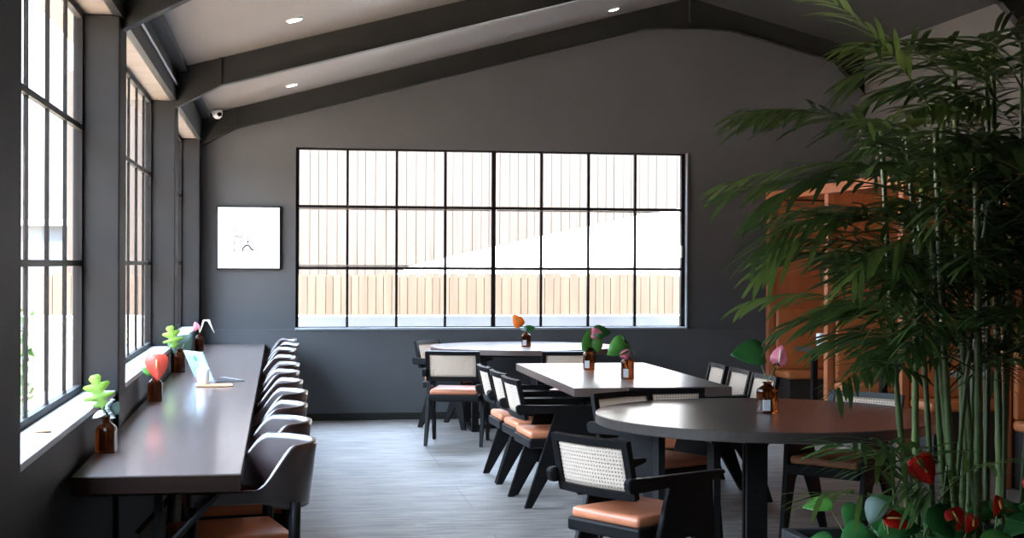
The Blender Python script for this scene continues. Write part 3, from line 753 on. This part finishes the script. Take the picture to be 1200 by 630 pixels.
# ------------------------------------------------------------------ palms
def cane(t, base, top, r, lean, mt):
    n = 9; pts = []; rs = []
    for i in range(n * 4 + 1):
        f = i / (n * 4); p = Vector(base).lerp(Vector(top), f) + Vector(lean) * math.sin(f * PI) 
        pts.append(p); k = (i % 4 == 0); rs.append(r * (1.18 if k else 1.0) * (1 - .25 * f))
    MB().tube(pts, rs, 8).build('cane', M[mt], t, smooth=True)
    return pts
def frond(t, p0, d, L, n, wl, rnd, mt, droop=.55, ll=.30):
    """arching leaf: rachis + narrow leaflets"""
    b = MB(); d = Vector(d).normalized(); pts = []; p = Vector(p0); dd = d.copy(); seg = 12
    for i in range(seg + 1):
        pts.append(p.copy()); dd = (dd + Vector((0, 0, -droop * 1.6 / seg * (1 + i / seg)))).normalized(); p = p + dd * L / seg
    b.tube(pts, [.0036 * (1 - .75 * i / seg) for i in range(seg + 1)], 5, cap=False)
    for k in range(n):
        f = .22 + .78 * (k + rnd.uniform(-.2, .2)) / n; f = min(.999, max(0, f)) ; i = int(f * seg); q = pts[i].lerp(pts[i + 1], f * seg - i); ax = (pts[i + 1] - pts[i]).normalized()
        sd = ax.cross(Vector((0, 0, 1)));
        sd = sd.normalized() if sd.length > .05 else Vector((1, 0, 0))
        for s_ in (-1, 1):
            l = ll * (1 - .45 * abs(f - .5) * 2) * rnd.uniform(.75, 1.15)
            v = (sd * s_ * rnd.uniform(.75, 1.0) + ax * (.55 + .6 * f) + Vector((0, 0, rnd.uniform(-.35, .35)))).normalized()
            ws = v.cross(Vector((0, 0, 1)) + sd * .3 * s_).normalized()
            prev = None; c = q.copy(); ns = 5
            for j in range(ns + 1):
                u = j / ns; ww = wl * (math.sin(min(1, u * 1.25 + .12) * PI) ** .6 if u < .97 else .04)
                ww = wl * max(.03, (math.sin((u * .88 + .1) * PI)) ** .7)
                a_ = b.b.verts.new(c + ws * ww); e_ = b.b.verts.new(c - ws * ww + Vector((0, 0, .0)))
                if prev: b.b.faces.new((prev[0], a_, e_, prev[1]))
                prev = (a_, e_); v = (v + Vector((0, 0, -.06 - .08 * u))).normalized(); c = c + v * l / ns
    return b.build('frond', M[mt], t, smooth=True)
PZ = .42
def palm(label, x, y, seed, canes, fronds):
    rnd = random.Random(seed); t = thing('bamboo_palm', label, 'plant', (x, y, PZ), 0, 'bamboo palms in the long planter')
    tops = []
    for (bx, by, tx, ty, tz, r, mt) in canes:
        tops.append(cane(t, (bx - x, by - y, -.02), (tx - x, ty - y, tz - PZ), r, (rnd.uniform(-.02, .02), 0, 0), mt))
    for (px, py, pz, dx, dy, dz, L, mt) in fronds:
        frond(t, (px - x, py - y, pz - PZ), (dx, dy, dz), L, (rnd.randint(11, 14) if L > .39 else 7), .0095 * rnd.uniform(.9, 1.3), rnd, mt, droop=rnd.uniform(.2, .6), ll=.27 * rnd.uniform(.8, 1.15))
    return t
rnd = random.Random(11)
def gen(x, y, nc, nf, spread, zt, seed, px0=None):
    r_ = random.Random(seed); cs = []; fs = []
    for i in range(nc):
        bx = x + r_.uniform(-spread, spread) * .6; by = y + r_.uniform(-.16, .16); 
        tx = bx + r_.uniform(-.14, .10) + (bx - x) * .3; tz = zt * r_.uniform(.75, 1.0)
        cs.append((bx, by, tx, by + r_.uniform(-.1, .1), tz, r_.uniform(.009, .016), 'cane_g' if r_.random() < .75 else 'cane_y'))
    for i in range(nf):
        c = cs[i % nc]; f = r_.uniform(.50, 1.0); pz = PZ + (c[4] - PZ) * f; qx = c[0] + (c[2] - c[0]) * f
        a = r_.uniform(0, 2 * PI)
        fs.append((qx, c[1] + (c[3] - c[1]) * f, pz, math.cos(a), math.sin(a) * .8, r_.uniform(.25, .95), r_.uniform(.42, .70), 'palm' if r_.random() < .85 else 'palm_lt'))
    return cs, fs
cs, fs = gen(2.48, 5.1, 12, 74, .24, 2.1, 21)
# long arching fronds to the left
fs += [(2.30, 5.05, 2.00, -1, -.1, .35, .72, 'palm'), (2.25, 5.0, 1.80, -1, .1, .30, .70, 'palm'), (2.28, 5.1, 1.65, -1, -.2, .5, .70, 'palm'), (2.32, 5.1, 1.5, -1, .1, .45, .50, 'palm'),
       (2.4, 5.0, 1.4, -1, -.1, .5, .42, 'palm'), (2.2, 5.05, 1.72, -1, -.1, .0, .58, 'palm_lt'), (2.25, 5.0, 1.9, -1, 0, .1, .62, 'palm'), (2.35, 5.0, 2.1, -.6, 0, .9, .6, 'palm_lt'), (2.3, 5.1, 1.9, -.9, .2, .1, .72, 'palm_lt'), (2.4, 5.1, 1.32, -.9, .1, .4, .4, 'palm')]
palm('bushy bamboo palm whose fronds reach farthest left, nearest the round table', 2.42, 5.1, 31, cs, fs)
cs, fs = gen(2.76, 5.3, 11, 90, .20, 2.4, 22)
palm('tall bamboo palm at the right edge of the picture', 2.78, 5.35, 32, cs, fs)
# low fan of palm leaves near the planter edge
cs, fs = [], []
r_ = random.Random(5)
for i in range(4): cs.append((2.22 + .06 * i, 5.0, 2.20 + .07 * i, 4.98, .80, .006, 'cane_g'))
for i in range(9):
    a = r_.uniform(PI * .55, PI * 1.6)
    fs.append((2.26 + r_.uniform(-.05, .15), 5.0, r_.uniform(.6, .82), math.cos(a), math.sin(a) * .6, r_.uniform(.3, .9), r_.uniform(.25, .38), 'palm' if i % 3 else 'palm_lt'))
palm('low young palm with narrow leaves at the planter corner beside the chair', 2.18, 5.0, 33, cs, fs)

# planter
t = thing('planter_box', 'long black planter at the lower right holding palms and red flowers', 'planter', (2.62, 5.15, 0))
MB().box(-.62, .55, -.45, -.41, 0, .47, .004).box(-.62, .55, .41, .45, 0, .47, .004).box(-.62, -.58, -.41, .41, 0, .47, .004).box(.51, .55, -.41, .41, 0, .47, .004).box(-.58, .51, -.41, .41, 0, .06).build('box', M['planter'], t)
MB().box(-.58, .51, -.41, .41, .06, PZ).build('soil', M['soil'], t)

# anthuriums
def anthurium(loc, flowers, leaves, label, g='red flowering plants in the planter'):
    t = thing('red_anthurium', label, 'plant', loc, 0, g)
    for (p, d, face, s_) in flowers:
        p = Vector(p) - Vector(loc); stem(t, [(0, 0, 0), (p.x * .4, p.y * .4, p.z * .6), tuple(p)], .003)
        leafshape(heart(s_), frame_T(p, d, face), M['red'], 'petal', t)
        q = Vector(d).normalized(); f_ = Vector(face).normalized()
        MB().tube([p + f_ * .004, p + f_ * .02 + q * s_ * .55], .004, 6).build('spadix', M['spadix'], t, smooth=True)
    for (p, d, face, s_, k) in leaves:
        p = Vector(p) - Vector(loc); stem(t, [(0, 0, 0), (p.x * .4, p.y * .4, p.z * .6), tuple(p)], .003)
        leafshape(heart(s_), frame_T(p, d, face), M[k], 'leaf', t)
    return t
anthurium((2.25, 4.88, PZ), [((2.235, 4.85, .84), (.55, -.1, -.85), (-.2, -1, .3), .10)], [((2.20, 4.85, .62), (-1, -.2, -.3), (0, -.6, 1), .13, 'deep'), ((2.28, 4.82, .66), (.3, -.4, -.5), (0, -1, .8), .12, 'deep')], 'anthurium with the topmost single red flower')
anthurium((2.14, 4.86, PZ), [((2.10, 4.80, .645), (.95, -.1, -.25), (0, -.6, .8), .09)], [((2.08, 4.82, .70), (-.5, -.2, -.8), (-.9, -1, .7),   .085, 'sage'), ((2.02, 4.8, .60), (-.8, -.3, -.4), (0, -.7, .8), .12, 'deep')], 'anthurium at the planter left corner with a wide red flower and grey-green leaf')
anthurium((2.38, 4.84, PZ), [((2.345, 4.80, .665), (.3, -.2, -1), (-.2, -1, .3), .07), ((2.42, 4.8, .64), (-.5, -.2, -.8), (.4, -1, .2), .06)], [((2.34, 4.8, .55), (-.3, -.7, -.2), (0, -.6, 1), .13, 'deep'), ((2.45, 4.78, .56), (.5, -.6, .1), (0, -.6, 1), .12, 'green')], 'anthurium with a pair of small red flowers at the bottom')
anthurium((2.52, 4.84, PZ), [((2.515, 4.80, .705), (-.3, -.2, -1), (.7, -1, .2), .065)], [((2.56, 4.8, .6), (.4, -.5, .2), (0, -.7, 1), .14, 'deep')], 'anthurium with one narrow red flower between the palm canes')
anthurium((2.66, 4.88, PZ), [((2.66, 4.82, .77), (.2, -.2, -1), (-.3, -1, .2), .085)], [((2.68, 4.82, .85), (.2, -.3, .9), (-.3, -1, .2), .10, 'green'), ((2.62, 4.82, .6), (-.2, -.7, .2), (0, -.7, 1), .12, 'deep')], 'anthurium with a red flower at the right picture edge')
def low_leaves(loc, n, seed, label):
    r_ = random.Random(seed); t = thing('foliage_plant', label, 'plant', loc, 0, 'low dark green foliage in the planter')
    for i in range(n):
        a = r_.uniform(0, 2 * PI); rr = r_.uniform(.03, .13); p = Vector((math.cos(a) * rr, math.sin(a) * rr, r_.uniform(.06, .25)))
        stem(t, [(0, 0, 0), tuple(p)], .002)
        leafshape(heart(r_.uniform(.08, .13)), frame_T(p, (math.cos(a), math.sin(a), r_.uniform(-.5, .4)), (0, -.5, 1)), M['deep' if i % 7 else 'green'], 'leaf', t)
for i, (x, y) in enumerate(((2.12, 5.05), (2.35, 5.0), (2.5, 4.95), (2.68, 5.0), (2.85, 4.95))):
    low_leaves((x, y, PZ), 11, 40 + i, ['low leafy plant at the left corner of the planter', 'low leafy plant under the topmost red flower', 'low leafy plant among the palm canes', 'low leafy plant at the foot of the tall palm', 'low leafy plant at the right picture edge'][i])
